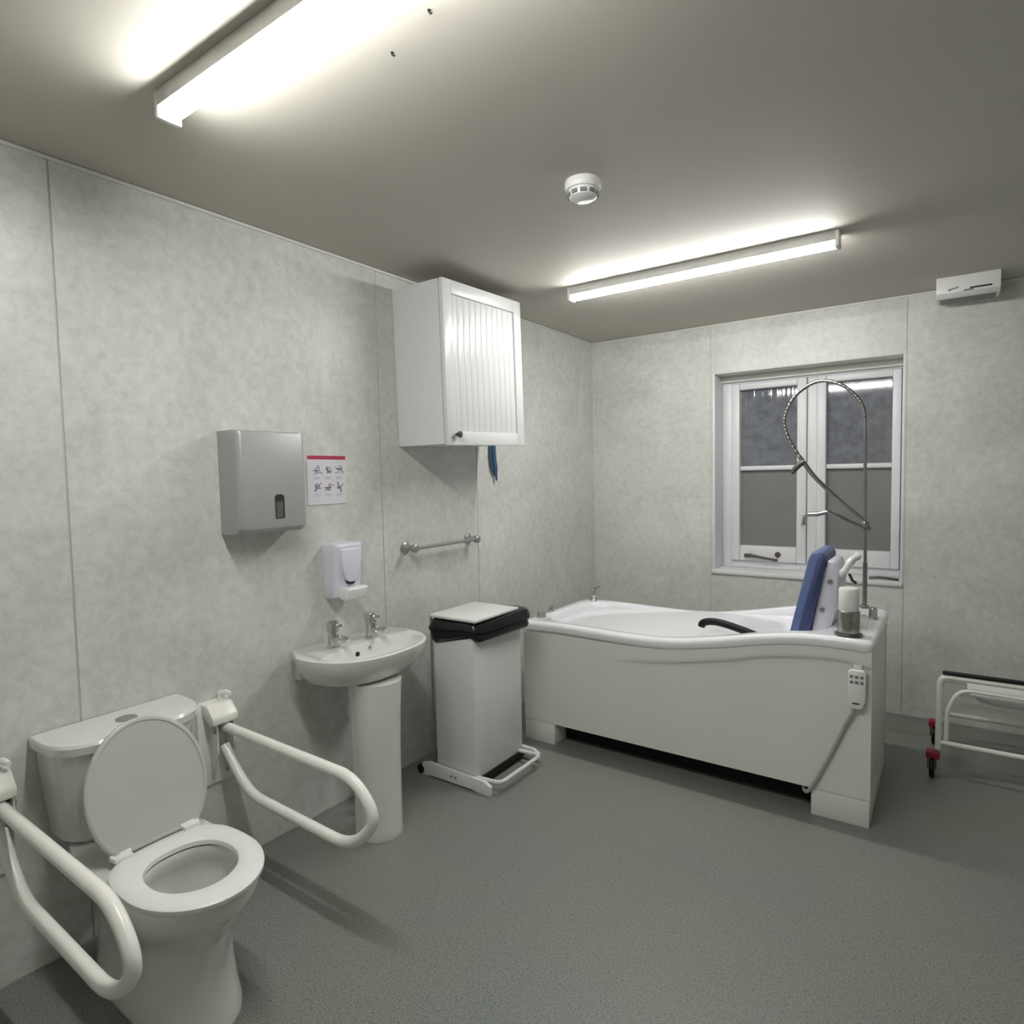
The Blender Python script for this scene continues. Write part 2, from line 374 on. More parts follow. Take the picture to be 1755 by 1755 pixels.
# raised lid
U = Vector((-0.092, 0, 0.335)).normalized(); Nn = Vector((U.z, 0, -U.x)); O = Vector((0.338, YC + 0.006, 0.408))
def lid_ring(sc_, off):
    out = []
    for k in range(56):
        a = 2 * PI * k / 56; s = 0.150 + 0.203 * sc_ * math.sin(a); y = 0.167 * sc_ * math.cos(a)
        s = max(s, 0.002 + 0.15 * (1 - sc_)); p = O + U * s + Nn * off; out.append((p.x, p.y + y, p.z))
    return out
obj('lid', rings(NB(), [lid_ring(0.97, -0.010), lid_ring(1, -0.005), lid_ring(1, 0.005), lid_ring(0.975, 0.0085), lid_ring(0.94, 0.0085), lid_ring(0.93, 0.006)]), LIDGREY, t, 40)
for s in (-1, 1):
    y = YC + s * 0.095
    bm = NB(); box(bm, 0.326, 0.362, y - 0.024, y + 0.024, 0.405, 0.420, 0.005)
    lathe(bm, [(0.009, -0.026), (0.009, 0.026)], (0.336, y, 0.416), 'y', 14)
    obj('hinge', bm, PLASTIC, t)
def dplan(xf, y0, y1, z, xb=0.004, m=12, n=3.2):
    yc, hw = (y0 + y1) / 2, (y1 - y0) / 2; out = []
    for k in range(2 * m + 1):
        th = -PI / 2 + PI * k / (2 * m); c, s = math.cos(th), math.sin(th)
        q = (abs(c) ** n + abs(s) ** n) ** (-1 / n)
        out.append((0.05 + (xf - 0.05) * c * q, yc + hw * s * q, z))
    return out + [(xb, y1, z), (xb, y0, z)]
obj('cistern', rings(NB(), [dplan(0.150, -3.50, -3.18, 0.384), dplan(0.165, -3.518, -3.165, 0.40), dplan(0.200, -3.538, -3.142, 0.60), dplan(0.205, -3.541, -3.139, 0.668)]), CERAMIC, t, 40)
obj('cistern_lid', rings(NB(), [dplan(0.205, -3.545, -3.135, 0.668), dplan(0.222, -3.556, -3.124, 0.672), dplan(0.224, -3.558, -3.122, 0.694), dplan(0.218, -3.553, -3.127, 0.702), dplan(0.205, -3.542, -3.138, 0.704)]), CERAMIC, t, 40)
bm = NB(); lathe(bm, [(0.030, 0), (0.030, 0.003), (0.026, 0.005)], (0.100, -3.334, 0.703), 'z', 28)
obj('flush_button', bm, DULLMETAL, t)

# ------------------------------------------------------------------ drop-down grab rails
def grab_rail(y, label):
    t = thing('grab_rail', label, 'grab rail', (0, y, 0.5), 'fold-down grab rails beside the toilet')
    bm = NB(); box(bm, 0.0005, 0.010, y - 0.075, y + 0.045, 0.335, 0.645, 0.004)
    obj('wall_plate', bm, TUBEWHITE, t)
    for z, dy in ((0.37, 0.028), (0.37, -0.028), (0.47, 0.03), (0.61, -0.03)):
        obj('screw', lathe(NB(), [(0.006, 0.009), (0.006, 0.013), (0.003, 0.014)], (0, y + dy, z), 'x', 10), DULLMETAL, t)
    bm = NB()
    for s in (-1, 1):
        prism(bm, [(0.008, 0.36), (0.022, 0.36), (0.060, 0.47), (0.062, 0.60), (0.04, 0.625), (0.008, 0.63)], 'y', y + s * 0.031 - 0.003, y + s * 0.031 + 0.003, 0.001)
    obj('hinge_bracket', bm, TUBEWHITE, t)
    bm = NB(); prism(bm, [(0.006, 0.640), (0.045, 0.640), (0.085, 0.600), (0.085, 0.575), (0.06, 0.565), (0.006, 0.605)], 'y', y - 0.060, y + 0.036, 0.006)
    obj('hinge_cap', bm, TUBEWHITE, t)
    bm = NB(); tube(bm, [(0.010, y + 0.01, 0.638), (0.012, y + 0.012, 0.660), (0.035, y + 0.02, 0.668), (0.06, y + 0.026, 0.664)], [0.010, 0.011, 0.010, 0.008], 10)
    obj('release_lever', bm, TUBEWHITE, t)
    P = [(0.045, y, 0.552), (0.755, y, 0.543), (0.838, y, 0.440), (0.735, y, 0.322), (0.185, y, 0.338), (0.048, y, 0.480)]
    obj('rail', tube(NB(), fillet(P, [0, 0.078, 0.052, 0.095, 0.09, 0], 9), 0.0174, 18), TUBEWHITE, t, 60)
    obj('pivot_pin', lathe(NB(), [(0.010, -0.04), (0.013, -0.037), (0.013, 0.037), (0.010, 0.04)], (0.042, y, 0.545), 'y', 14), DULLMETAL, t)
grab_rail(-2.990, 'white fold-down grab rail between the toilet and the basin')
grab_rail(-3.648, 'white fold-down grab rail cut by the left picture edge')

# ------------------------------------------------------------------ paper towel dispenser, sign, soap
t = thing('paper_towel_dispenser', 'silver grey paper towel dispenser on the left wall', 'towel dispenser', (0, -2.80, 1.43))
y0, y1 = -2.938, -2.654
bm = NB()
def dsp(z, xf, r=0.022):
    out = []
    for k in range(7):
        a = -PI / 2 + PI / 2 * k / 6; out.append((xf - r + r * math.cos(a), y0 + r + r * math.sin(a), z))
    for k in range(7):
        a = PI / 2 * k / 6; out.append((xf - r + r * math.cos(a), y1 - r + r * math.sin(a), z))
    return out + [(0.001, y1, z), (0.001, y0, z)]
obj('cover', rings(bm, [dsp(1.240, 0.100), dsp(1.258, 0.128), dsp(1.270, 0.131), dsp(1.600, 0.128), dsp(1.612, 0.124), dsp(1.617, 0.112)]), SILVER, t, 40)
def slotpoly(yc, hw, z0, z1):
    r = hw * 0.6; return [(yc - hw, z0), (yc + hw, z0), (yc + hw, z1 - r), (yc + hw - r * 0.3, z1 - r * 0.3), (yc + hw - r, z1), (yc - hw + r, z1), (yc - hw + r * 0.3, z1 - r * 0.3), (yc - hw, z1 - r)]
obj('level_window', prism(NB(), slotpoly(-2.779, 0.0195, 1.292, 1.382), 'x', 0.126, 0.1322), DARK, t)
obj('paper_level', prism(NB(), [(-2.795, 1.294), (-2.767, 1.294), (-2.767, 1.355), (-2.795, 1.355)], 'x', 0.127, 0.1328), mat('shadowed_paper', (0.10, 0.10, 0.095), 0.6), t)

t = thing('hand_wash_sign', 'white paper sign with red heading beside the towel dispenser', 'sign', (0, -2.45, 1.43))
obj('paper', box(NB(), 0.0005, 0.003, -2.556, -2.351, 1.328, 1.536), PAPER, t)
obj('heading_bar', box(NB(), 0.003, 0.0036, -2.553, -2.354, 1.519, 1.535), REDPRINT, t)
rnd = random.Random(7)
for r_, zc in enumerate((1.474, 1.402)):
    for yc in (-2.503, -2.446, -2.387):
        bm = NB()
        for k in range(7):      # small hands drawn in line
            yy, zz = yc + rnd.uniform(-0.015, 0.015), zc + rnd.uniform(-0.014, 0.014)
            d = rnd.uniform(0, PI); L_ = rnd.uniform(0.010, 0.016)
            a = Vector((0.0034, yy - math.cos(d) * L_, zz - math.sin(d) * L_ * 0.8)); b = Vector((0.0034, yy + math.cos(d) * L_, zz + math.sin(d) * L_ * 0.8))
            tube(bm, [a, (a + b) / 2 + Vector((0, 0.002, 0.003)), b], 0.0016, 6)
        obj('pictogram', bm, INK, t)
        bm = NB(); box(bm, 0.003, 0.0034, yc - 0.019, yc + 0.012, zc - 0.033, zc - 0.030); box(bm, 0.003, 0.0034, yc - 0.019, yc + 0.004, zc - 0.039, zc - 0.0365)
        obj('caption', bm, mat('caption_ink', (0.45, 0.42, 0.5), 0.7) if 'caption_ink' not in bpy.data.materials else bpy.data.materials['caption_ink'], t)

t = thing('soap_dispenser', 'white soap dispenser with push lever above the basin', 'soap dispenser', (0, -2.42, 1.04))
y0, y1 = -2.492, -2.346
def sp(z, xf, in_=0.0, r=0.018):
    out = []; a0, a1 = y0 + in_, y1 - in_
    for k in range(6):
        a = -PI / 2 + PI / 2 * k / 5; out.append((xf - r + r * math.cos(a), a0 + r + r * math.sin(a), z))
    for k in range(6):
        a = PI / 2 * k / 5; out.append((xf - r + r * math.cos(a), a1 - r + r * math.sin(a), z))
    return out + [(0.001, a1, z), (0.001, a0, z)]
obj('body', rings(NB(), [sp(0.928, 0.060, 0.006), sp(0.936, 0.072, 0.001), sp(1.00, 0.080), sp(1.12, 0.094), sp(1.150, 0.095), sp(1.160, 0.086, 0.004)]), COOLWHITE, t, 40)
bm = NB(); prism(bm, [(-2.475, 1.140), (-2.362, 1.140), (-2.366, 1.08), (-2.385, 1.01), (-2.405, 0.995), (-2.432, 0.995), (-2.452, 1.01), (-2.470, 1.08)], 'x', 0.084, 0.101, 0.006, 3)
obj('front_cover', bm, COOLWHITE, t, 50)
obj('sight_window', prism(NB(), [(-2.440, 0.999), (-2.400, 0.999), (-2.410, 0.984), (-2.430, 0.984)], 'x', 0.070, 0.0985, 0.002), mat('dark_blue_tint', (0.02, 0.02, 0.06), 0.2), t)
bm = NB(); prism(bm, [(0.05, 0.972), (0.128, 0.975), (0.134, 0.968), (0.120, 0.925), (0.105, 0.918), (0.05, 0.935)], 'y', -2.470, -2.362, 0.006, 3)
obj('push_lever', bm, PLASTIC, t, 50)

# ------------------------------------------------------------------ basin
YB = -2.455; ZB = 0.750
t = thing('pedestal_basin', 'white pedestal wash basin with two chrome pillar taps', 'basin', (0.20, YB, 0))
def bas(z, xf, hw, xb, n=2.5, m=14):
    out = []
    for k in range(2 * m + 1):
        th = -PI / 2 + PI * k / (2 * m); c, s = math.cos(th), math.sin(th); q = (abs(c) ** n + abs(s) ** n) ** (-1 / n)
        out.append((0.14 + (xf - 0.14) * c * q, YB + hw * s * q, z))
    for k in range(5):
        y = YB + hw - (k + 0.5) / 5 * 2 * hw; out.append((xb, y * 1.0, z))
    return out
def bowl(z, xf, xb, hw, m=14, n=2.4):
    out = []
    for k in range(2 * m + 1):
        th = -PI / 2 + PI * k / (2 * m); c, s = math.cos(th), math.sin(th); q = (abs(c) ** n + abs(s) ** n) ** (-1 / n)
        xc = 0.235; out.append((xc + (xf - xc) * c * q, YB + hw * s * q, z))
    for k in range(5):
        y = YB + (0.8 - 0.4 * k) * hw; s = (y - YB) / hw; out.append((xb + (0.235 - xb) * abs(s) ** 3.0, y, z))
    return out
R_ = [bas(0.622, 0.270, 0.150, 0.08, 2.4), bas(0.625, 0.325, 0.205, 0.06, 2.4), bas(0.640, 0.360, 0.238, 0.045, 2.4), bas(0.68, 0.393, 0.266, 0.03, 2.45), bas(0.71, 0.408, 0.279, 0.03),
      bas(0.738, 0.416, 0.285, 0.03), bas(0.746, 0.417, 0.286, 0.03), bas(ZB, 0.412, 0.282, 0.035)]
R_ += [bowl(ZB, 0.395, 0.185, 0.250), bowl(ZB - 0.008, 0.388, 0.190, 0.243), bowl(0.70, 0.368, 0.200, 0.215), bowl(0.665, 0.335, 0.212, 0.165), bowl(0.648, 0.28, 0.225, 0.08)]
obj('bowl', rings(NB(), R_), CERAMIC, t, 50)
obj('wall_bracket', box(NB(), 0.001, 0.040, YB - 0.20, YB + 0.20, 0.62, 0.70, 0.004), PLASTIC, t)
def ped(z, r):
    out = []
    for k in range(25):
        a = -PI / 2 - 0.35 + (PI + 0.7) * k / 24; out.append((0.311 + r * math.cos(a), -2.495 + r * math.sin(a), z))
    return out + [(0.245, -2.495 + r * 0.86, z), (0.245, -2.495 - r * 0.86, z)]
obj('pedestal', rings(NB(), [ped(0.0, 0.088), ped(0.010, 0.090), ped(0.03, 0.087), ped(0.30, 0.088), ped(0.50, 0.093), ped(0.63, 0.100)]), CERAMIC, t, 50)
def pillar_tap(x, y):
    bm = NB()
    lathe(bm, [(0.026, 0.0), (0.026, 0.006), (0.021, 0.010), (0.020, 0.062), (0.024, 0.066), (0.024, 0.100), (0.021, 0.106)], (x, y, ZB), 'z', 24)
    p = obj('tap', bm, CHROME, t)
    obj('spout', tube(NB(), [(x + 0.012, y, ZB + 0.036), (x + 0.045, y, ZB + 0.042), (x + 0.080, y, ZB + 0.044), (x + 0.090, y, ZB + 0.038)], [0.014, 0.013, 0.013, 0.012], 14), CHROME, p)
    obj('lever', tube(NB(), [(x + 0.015, y, ZB + 0.090), (x + 0.040, y, ZB + 0.094), (x + 0.052, y, ZB + 0.096)], [0.005, 0.005, 0.006], 10), CHROME, p)
pillar_tap(0.138, -2.563); pillar_tap(0.145, -2.368)
obj('overflow_hole', lathe(NB(), [(0.011, 0.0), (0.011, 0.004)], (0.196, YB - 0.035, 0.712), 'x', 16), DARK, t)
obj('chain_stay', lathe(NB(), [(0.007, 0.0), (0.007, 0.006), (0.004, 0.008)], (0.191, YB + 0.035, 0.724), 'x', 14), DULLMETAL, t)
bm = NB(); tube(bm, [(0.105, -2.450, 0.60), (0.105, -2.450, 0.40)], 0.016, 14); tube(bm, [(0.105, -2.450, 0.47), (0.105, -2.450, 0.43)], 0.022, 14)
obj('supply_pipe', bm, PLASTIC, t)
bm = NB(); tube(bm, [(0.150, -2.415, 0.61), (0.150, -2.415, 0.02)], 0.014, 12)
obj('waste_pipe', bm, BTN, t)

# ------------------------------------------------------------------ wall cabinet
cx0, cx1, cy0, cy1, cz0, cz1 = 0.001, 0.288, -2.018, -1.392, 1.585, 2.326
t = thing('wall_cabinet', 'white wall cabinet with a grooved door above the towel rail', 'cabinet', (cx0, cy0, cz0))
bm = NB(); th = 0.018
box(bm, cx0, cx1, cy0, cy0 + th, cz0, cz1, 0.001, 1); box(bm, cx0, cx1, cy1 - th, cy1, cz0, cz1, 0.001, 1)
box(bm, cx0, cx1 - 0.001, cy0 + th, cy1 - th, cz0, cz0 + th); box(bm, cx0, cx1 - 0.001, cy0 + th, cy1 - th, cz1 - th, cz1); box(bm, cx0, cx0 + 0.006, cy0 + th, cy1 - th, cz0 + th, cz1 - th)
obj('carcass', bm, CABWHITE, t)
d0, d1 = 0.291, 0.313; dz0, dz1, dy0, dy1 = cz0 - 0.006, cz1 + 0.002, cy0 + 0.001, cy1 - 0.001; fw = 0.062
bm = NB()
box(bm, d0, d1, dy0, dy0 + fw, dz0, dz1, 0.003); box(bm, d0, d1, dy1 - fw, dy1, dz0, dz1, 0.003)
box(bm, d0, d1, dy0 + fw, dy1 - fw, dz0, dz0 + fw, 0.003); box(bm, d0, d1, dy0 + fw, dy1 - fw, dz1 - fw, dz1, 0.003)
door = obj('door', bm, CABWHITE, t)
nb = 11; yy0, yy1 = dy0 + fw, dy1 - fw; bw = (yy1 - yy0) / nb
for k in range(nb):
    obj('board', box(NB(), d0 + 0.002, d0 + 0.013, yy0 + k * bw + 0.0004, yy0 + (k + 1) * bw - 0.0004, dz0 + fw, dz1 - fw, 0.0032, 2), CABWHITE, door)
bm = NB(); lathe(bm, [(0.007, 0.0), (0.007, 0.012), (0.015, 0.018), (0.016, 0.026), (0.010, 0.031)], (d1, -1.960, 1.628), 'x', 18)
obj('knob', bm, BRONZE, door)
obj('keyhole', lathe(NB(), [(0.006, 0.0), (0.006, 0.003)], (d1, -1.985, 1.615), 'x', 12), DULLMETAL, door)
t.rotation_euler = (0.026, 0, 0)

bm = NB(); lathe(bm, [(0.010, 0.0005), (0.010, 0.005), (0.004, 0.008), (0.004, 0.022), (0.007, 0.026)], (0, -1.285, 1.72), 'x', 12)
t = thing('hanging_strap', 'blue strap hanging down behind the wall cabinet', 'strap', (0.02, -1.285, 1.72))
obj('hook', bm, DULLMETAL, t)
for k, (dy, zz, yb) in enumerate(((-0.010, 1.435, -1.263), (0.009, 1.405, -1.258))):
    bm = NB(); rs = []
    pts = [(1.722, -1.285), (1.62, -1.286 + dy), (1.54, -1.284 + dy), (1.47, -1.272 + dy), (zz, yb)]
    for i, (z, y) in enumerate(pts):
        hw = (0.004, 0.013, 0.016, 0.015, 0.006)[i]; x = 0.014 + k * 0.005
        rs.append([(x, y - hw, z), (x + 0.0025, y - hw, z), (x + 0.0035, y + hw, z + 0.004), (x + 0.001, y + hw, z + 0.004)])
    obj('webbing', rings(bm, rs), STRAP, t)

# ------------------------------------------------------------------ towel rail
t = thing('towel_rail', 'chrome towel rail on the left wall below the cabinet', 'towel rail', (0, -1.76, 1.09))
obj('bar', tube(NB(), [(0.066, -2.012, 1.092), (0.066, -1.505, 1.092)], 0.0095, 14), DULLMETAL, t)
for y in (-2.000, -1.515):
    bm = NB(); lathe(bm, [(0.030, 0.001), (0.030, 0.008), (0.020, 0.014), (0.013, 0.03), (0.016, 0.052), (0.021, 0.060), (0.021, 0.078), (0.015, 0.083)], (0, y, 1.092), 'x', 20)
    obj('bracket', bm, DULLMETAL, t)

# ------------------------------------------------------------------ pedal bin
bx0, bx1, by0, by1 = 0.192, 0.432, -2.020, -1.642
t = thing('pedal_bin', 'tall white pedal bin with a black liner between basin and bath', 'bin', ((bx0 + bx1) / 2, (by0 + by1) / 2, 0))
obj('body', box(NB(), bx0, bx1, by0, by1, 0.045, 0.725, 0.006), BINWHITE, t)
obj('lid', box(NB(), 0.180, 0.458, -2.036, -1.690, 0.776, 0.790, 0.005), BINWHITE, t)
bm = NB(); rs = []
for i, (z, e) in enumerate(((0.676, 0.004), (0.690, 0.016), (0.706, 0.023), (0.722, 0.020), (0.735, 0.026), (0.750, 0.022), (0.762, 0.018), (0.773, 0.004))):
    o_ = rrect(bx0 - e, bx1 + e * 1.7, by0 - e, by1 - 0.010 + e, 0.03 + e, 12); ring = []
    for k, (x, y) in enumerate(o_):
        nn = noise.noise(Vector((x * 16, y * 16, z * 22))); n2 = noise.noise(Vector((x * 9 + 4, y * 9, 2.0)))
        cx, cy = x - (bx0 + bx1) / 2, y - (by0 + by1) / 2; L_ = math.hypot(cx, cy); g = (nn * 0.020 + max(0, cx / L_) * max(0, cy / L_) * 0.045) * min(1, e / 0.016)
        dz = n2 * 0.040 * (1 - i / 7) * (1 if i else 1.3) + (max(0, cx / L_ * 0.8 + cy / L_ * 0.6 - 0.6) * 0.035 if i >= 5 else 0)
        ring.append((x + cx / L_ * g, y + cy / L_ * g, z + dz))
    rs.append(ring)
obj('liner', rings(bm, rs), BAG, t, 25)
prof = [(0.105, 0.0), (0.150, 0.0), (0.175, 0.010), (0.42, 0.010), (0.455, 0.0), (0.526, 0.0), (0.526, 0.045), (0.49, 0.062), (0.16, 0.070), (0.115, 0.058)]
obj('base_plate', prism(NB(), prof, 'y', by0 - 0.022, by0 - 0.004, 0.002), BINWHITE, t)
obj('base_plate', prism(NB(), prof, 'y', by1 + 0.004, by1 + 0.022, 0.002), BINWHITE, t)
obj('base_tray', box(NB(), 0.16, 0.44, by0 - 0.004, by1 + 0.004, 0.020, 0.045), BLACK, t)
obj('pedal', tube(NB(), fillet([(0.425, by0 + 0.012, 0.052), (0.560, by0 + 0.012, 0.060), (0.560, by1 - 0.030, 0.060), (0.425, by1 - 0.030, 0.052)], 0.04, 6), 0.0095, 12), BINWHITE, t, 60)
for y in (by0 - 0.013, by1 + 0.013):
    obj('wheel', lathe(NB(), [(0.018, -0.011), (0.024, -0.008), (0.024, 0.008), (0.018, 0.011)], (0.105, y, 0.0245), 'y', 18), BLACK, t)
for x in (0.30, 0.325):
    obj('rivet', lathe(NB(), [(0.006, 0.0), (0.006, -0.003)], (x, by0 - 0.022, 0.038), 'y', 10), DULLMETAL, t)
bm = NB(); tube(bm, [(0.150, by0 + 0.03, 0.05), (0.150, by0 + 0.03, 0.77)], 0.006, 8); tube(bm, [(0.150, by1 - 0.03, 0.05), (0.150, by1 - 0.03, 0.77)], 0.006, 8)
box(bm, 0.142, 0.190, by0 + 0.02, by1 - 0.02, 0.768, 0.777, 0.002)
obj('lid_lifter', bm, DULLMETAL, t)

# ------------------------------------------------------------------ bath
BX0, BX1, BY0, BY1 = 0.300, 1.948, -1.432, -0.738
ZT = [(0.28, 0.648), (0.40, 0.655), (0.55, 0.658), (0.70, 0.656), (0.85, 0.653), (1.0, 0.653), (1.135, 0.661), (1.27, 0.682), (1.4, 0.707), (1.52, 0.733), (1.66, 0.756), (1.8, 0.763), (1.9, 0.761), (2.0, 0.752)]
def interp(tab, x):
    if x <= tab[0][0]: return tab[0][1]
    for i in range(len(tab) - 1):
        (x0, a), (x1, b) = tab[i], tab[i + 1]
        if x <= x1:
            m0 = (b - tab[i - 1][1]) / (x1 - tab[i - 1][0]) if i else (b - a) / (x1 - x0)
            m1 = (tab[i + 2][1] - a) / (tab[i + 2][0] - x0) if i + 2 < len(tab) else (b - a) / (x1 - x0)
            h = x1 - x0; u = (x - x0) / h
            return a * (2 * u ** 3 - 3 * u * u + 1) + h * m0 * (u ** 3 - 2 * u * u + u) + b * (3 * u * u - 2 * u ** 3) + h * m1 * (u ** 3 - u * u)
    return tab[-1][1]
zr = lambda x: interp(ZT, x)
GT = [(0.30, 0.46), (0.60, 0.480), (0.835, 0.508), (1.134, 0.546), (1.4, 0.597), (1.525, 0.630), (1.664, 0.653), (1.796, 0.664), (1.88, 0.660), (1.95, 0.648)]
t = thing('bath', 'white assisted bath with a curved rim under the window', 'bath', ((BX0 + BX1) / 2, (BY0 + BY1) / 2, 0))
def outline(x0, x1, y0, y1, rr, rl, nx=36, m=8):
    out = []
    def arc(cx, cy, a0, q):
        for k in range(m + 1):
            a = math.radians(a0 + 90 * k / m); out.append((cx + q * math.cos(a), cy + q * math.sin(a)))
    arc(x1 - rr, y1 - rr, 0, rr)
    for k in range(1, nx): out.append((x1 - rr + (x0 + rl - x1 + rr) * k / nx, y1))
    arc(x0 + rl, y1 - rl, 90, rl); arc(x0 + rl, y0 + rl, 180, rl)
    for k in range(1, nx): out.append((x0 + rl + (x1 - rr - x0 - rl) * k / nx, y0))
    arc(x1 - rr, y0 + rr, 270, rr); return out
R_ = []
def ring(o_, f): R_.append([(x, y, f(x)) for x, y in o_])
e = 0.004
ring(outline(BX0 + 0.02, BX1 - 0.02, BY0 + 0.02, BY1 - 0.02, 0.03, 0.03), lambda x: zr(x) - 0.044)
ring(outline(BX0 - e, BX1 + e, BY0 - e, BY1 + e, 0.03, 0.045), lambda x: zr(x) - 0.044)
ring(outline(BX0 - 0.008, BX1 + 0.008, BY0 - 0.008, BY1 + 0.008, 0.032, 0.05), lambda x: zr(x) - 0.036)
ring(outline(BX0 - 0.008, BX1 + 0.008, BY0 - 0.008, BY1 + 0.008, 0.032, 0.05), lambda x: zr(x) - 0.016)
ring(outline(BX0 - 0.002, BX1 + 0.002, BY0 - 0.002, BY1 + 0.002, 0.03, 0.045), lambda x: zr(x) - 0.004)
ring(outline(BX0 + 0.008, BX1 - 0.008, BY0 + 0.008, BY1 - 0.008, 0.03, 0.04), lambda x: zr(x))
ix0, ix1, iy0, iy1 = 0.372, 1.775, -1.372, -0.792
ring(outline(ix0 - 0.008, ix1 + 0.008, iy0 - 0.008, iy1 + 0.008, 0.13, 0.17), lambda x: zr(x))
ring(outline(ix0, ix1, iy0, iy1, 0.12, 0.16), lambda x: zr(x) - 0.006)
ring(outline(ix0 + 0.006, ix1 - 0.004, iy0 + 0.006, iy1 - 0.006, 0.12, 0.16), lambda x: zr(x) - 0.03)
for d, z in ((0.05, 0.42), (0.075, 0.30), (0.12, 0.245), (0.19, 0.235)):
    ring(outline(ix0 + d * 1.8, ix1 - d, iy0 + d * 0.7, iy1 - d * 0.7, 0.10, 0.12), lambda x, z=z: z)
obj('tub', rings(NB(), R_, True, True), BATHWHITE, t, 60)
# front panel with its raised upper band
bm = NB(); nx, nz = 60, 26; G = []
for i in range(nx + 1):
    x = BX0 + (BX1 - BX0) * i / nx; top = zr(x) - 0.040; g = interp(GT, x); col = []
    fade = min(1, max(0, (x - 0.72) / 0.45)); fade = fade * fade * (3 - 2 * fade)
    zs = [0.112 + (g - 0.010 - 0.112) * k / 16 for k in range(17)] + [g - 0.004, g, g + 0.005, g + 0.010] + [g + 0.012 + (top - g - 0.012) * k / 5 for k in range(1, 6)]
    for j, z in enumerate(zs):
        p = 0.0 if z < g - 0.007 else min(1, (z - g + 0.007) / 0.016)
        col.append(bm.verts.new((x, BY0 + 0.012 - 0.011 * p * fade, z)))
    G.append(col)
for i in range(nx):
    for j in range(len(G[0]) - 1): bm.faces.new((G[i][j], G[i + 1][j], G[i + 1][j + 1], G[i][j + 1]))
r_ = bmesh.ops.extrude_face_region(bm, geom=bm.faces[:])
bmesh.ops.translate(bm, verts=[v for v in r_['geom'] if isinstance(v, bmesh.types.BMVert)], vec=(0, 0.018, 0))
obj('front_panel', bm, PANELWHITE, t, 30)
obj('back_panel', prism(NB(), [(BX0, 0.112), (BX1, 0.112)] + [(BX1 + (BX0 - BX1) * k / 24, zr(BX1 + (BX0 - BX1) * k / 24) - 0.04) for k in range(25)], 'y', BY1 - 0.016, BY1), PANELWHITE, t)
obj('end_panel', box(NB(), BX1 - 0.018, BX1 - 0.002, BY0 + 0.030, BY1 - 0.017, 0.112, zr(BX1) - 0.042, 0.002), PANELWHITE, t)
obj('end_panel', box(NB(), BX0 + 0.002, BX0 + 0.018, BY0 + 0.030, BY1 - 0.017, 0.112, zr(BX0) - 0.042, 0.002), PANELWHITE, t)
obj('plinth_foot', box(NB(), BX0 + 0.002, 0.487, BY0 + 0.012, BY0 + 0.20, 0.0, 0.1095, 0.002), PANELWHITE, t)
obj('plinth_foot', box(NB(), 1.733, BX1 - 0.003, BY0 + 0.012, BY1 - 0.017, 0.0, 0.1095, 0.002), PANELWHITE, t)
obj('rear_light_block', box(NB(), BX0 + 0.002, 1.730, BY1 - 0.030, BY1 - 0.004, 0.0, 0.1095, 0.002), PANELWHITE, t)  # unseen board, added to stop light coming in from behind the bath
obj('under_bath_shade_box', box(NB(), 0.495, 1.725, BY0 + 0.12, BY1 - 0.05, 0.010, 0.20, 0.004), BLACK, t)  # added black box standing in for the deep shade under the bath
def knob(name, x, y, r, h, m=DULLMETAL):
    z = zr(x)
    obj(name, lathe(NB(), [(r * 1.15, -0.002), (r * 1.15, 0.006), (r, 0.008), (r * 0.96, h - 0.004), (r * 0.85, h)], (x, y, z), 'z', 18), m, t)
knob('control_knob', 0.350, -1.315, 0.024, 0.034)
knob('control_knob', 0.318, -1.155, 0.017, 0.030, CHROME)
knob('control_knob', 1.912, -1.000, 0.018, 0.050, CHROME)
bm = NB(); z0 = zr(0.385)
lathe(bm, [(0.024, -0.002), (0.022, 0.006), (0.016, 0.012), (0.015, 0.060), (0.012, 0.066)], (0.385, -0.762, z0), 'z', 16)
tube(bm, [(0.385, -0.765, z0 + 0.045), (0.405, -0.80, z0 + 0.055), (0.42, -0.825, z0 + 0.035)], 0.010, 10)
tube(bm, [(0.385, -0.762, z0 + 0.062), (0.40, -0.765, z0 + 0.080), (0.425, -0.768, z0 + 0.088)], [0.008, 0.007, 0.006], 10)
obj('bath_tap', bm, CHROME, t)

# ------------------------------------------------------------------ shower riser on the bath
YS = -0.762
t = thing('shower_riser', 'chrome shower riser pole with looped hose on the bath rim', 'shower', (1.855, YS, zr(1.855)))
z0 = zr(1.855)
bm = NB(); lathe(bm, [(0.022, 0.002), (0.022, 0.008), (0.012, 0.014)], (1.855, YS, z0), 'z', 18)
tube(bm, [(1.855, YS, z0 + 0.004), (1.856, YS, 0.98)], 0.0105, 12); tube(bm, [(1.856, YS, 0.98), (1.848, YS, 1.690)], 0.0075, 12)
obj('riser_pole', bm, SHOWERMETAL, t)
hp = catmull([(1.848, YS, 1.680), (1.840, YS, 1.725), (1.815, YS, 1.775), (1.752, YS, 1.838), (1.673, YS, 1.869), (1.605, YS, 1.858), (1.538, YS, 1.808), (1.497, YS, 1.735),
              (1.488, YS, 1.668), (1.513, YS, 1.585), (1.568, YS, 1.488), (1.637, YS, 1.390)], 12)
obj('hose', tube(NB(), hp, [0.0095 if i % 3 else 0.0078 for i in range(len(hp))], 10), SHOWERMETAL, t, 60)
bm = NB(); tube(bm, catmull([(1.566, YS - 0.004, 1.492), (1.637, YS - 0.004, 1.390), (1.742, YS, 1.284), (1.850, YS, 1.186)], 6), [0.011] * 6 + [0.0105] * 6 + [0.009] * 7, 12)
obj('spray_wand', bm, SHOWERMETAL, t, 60)
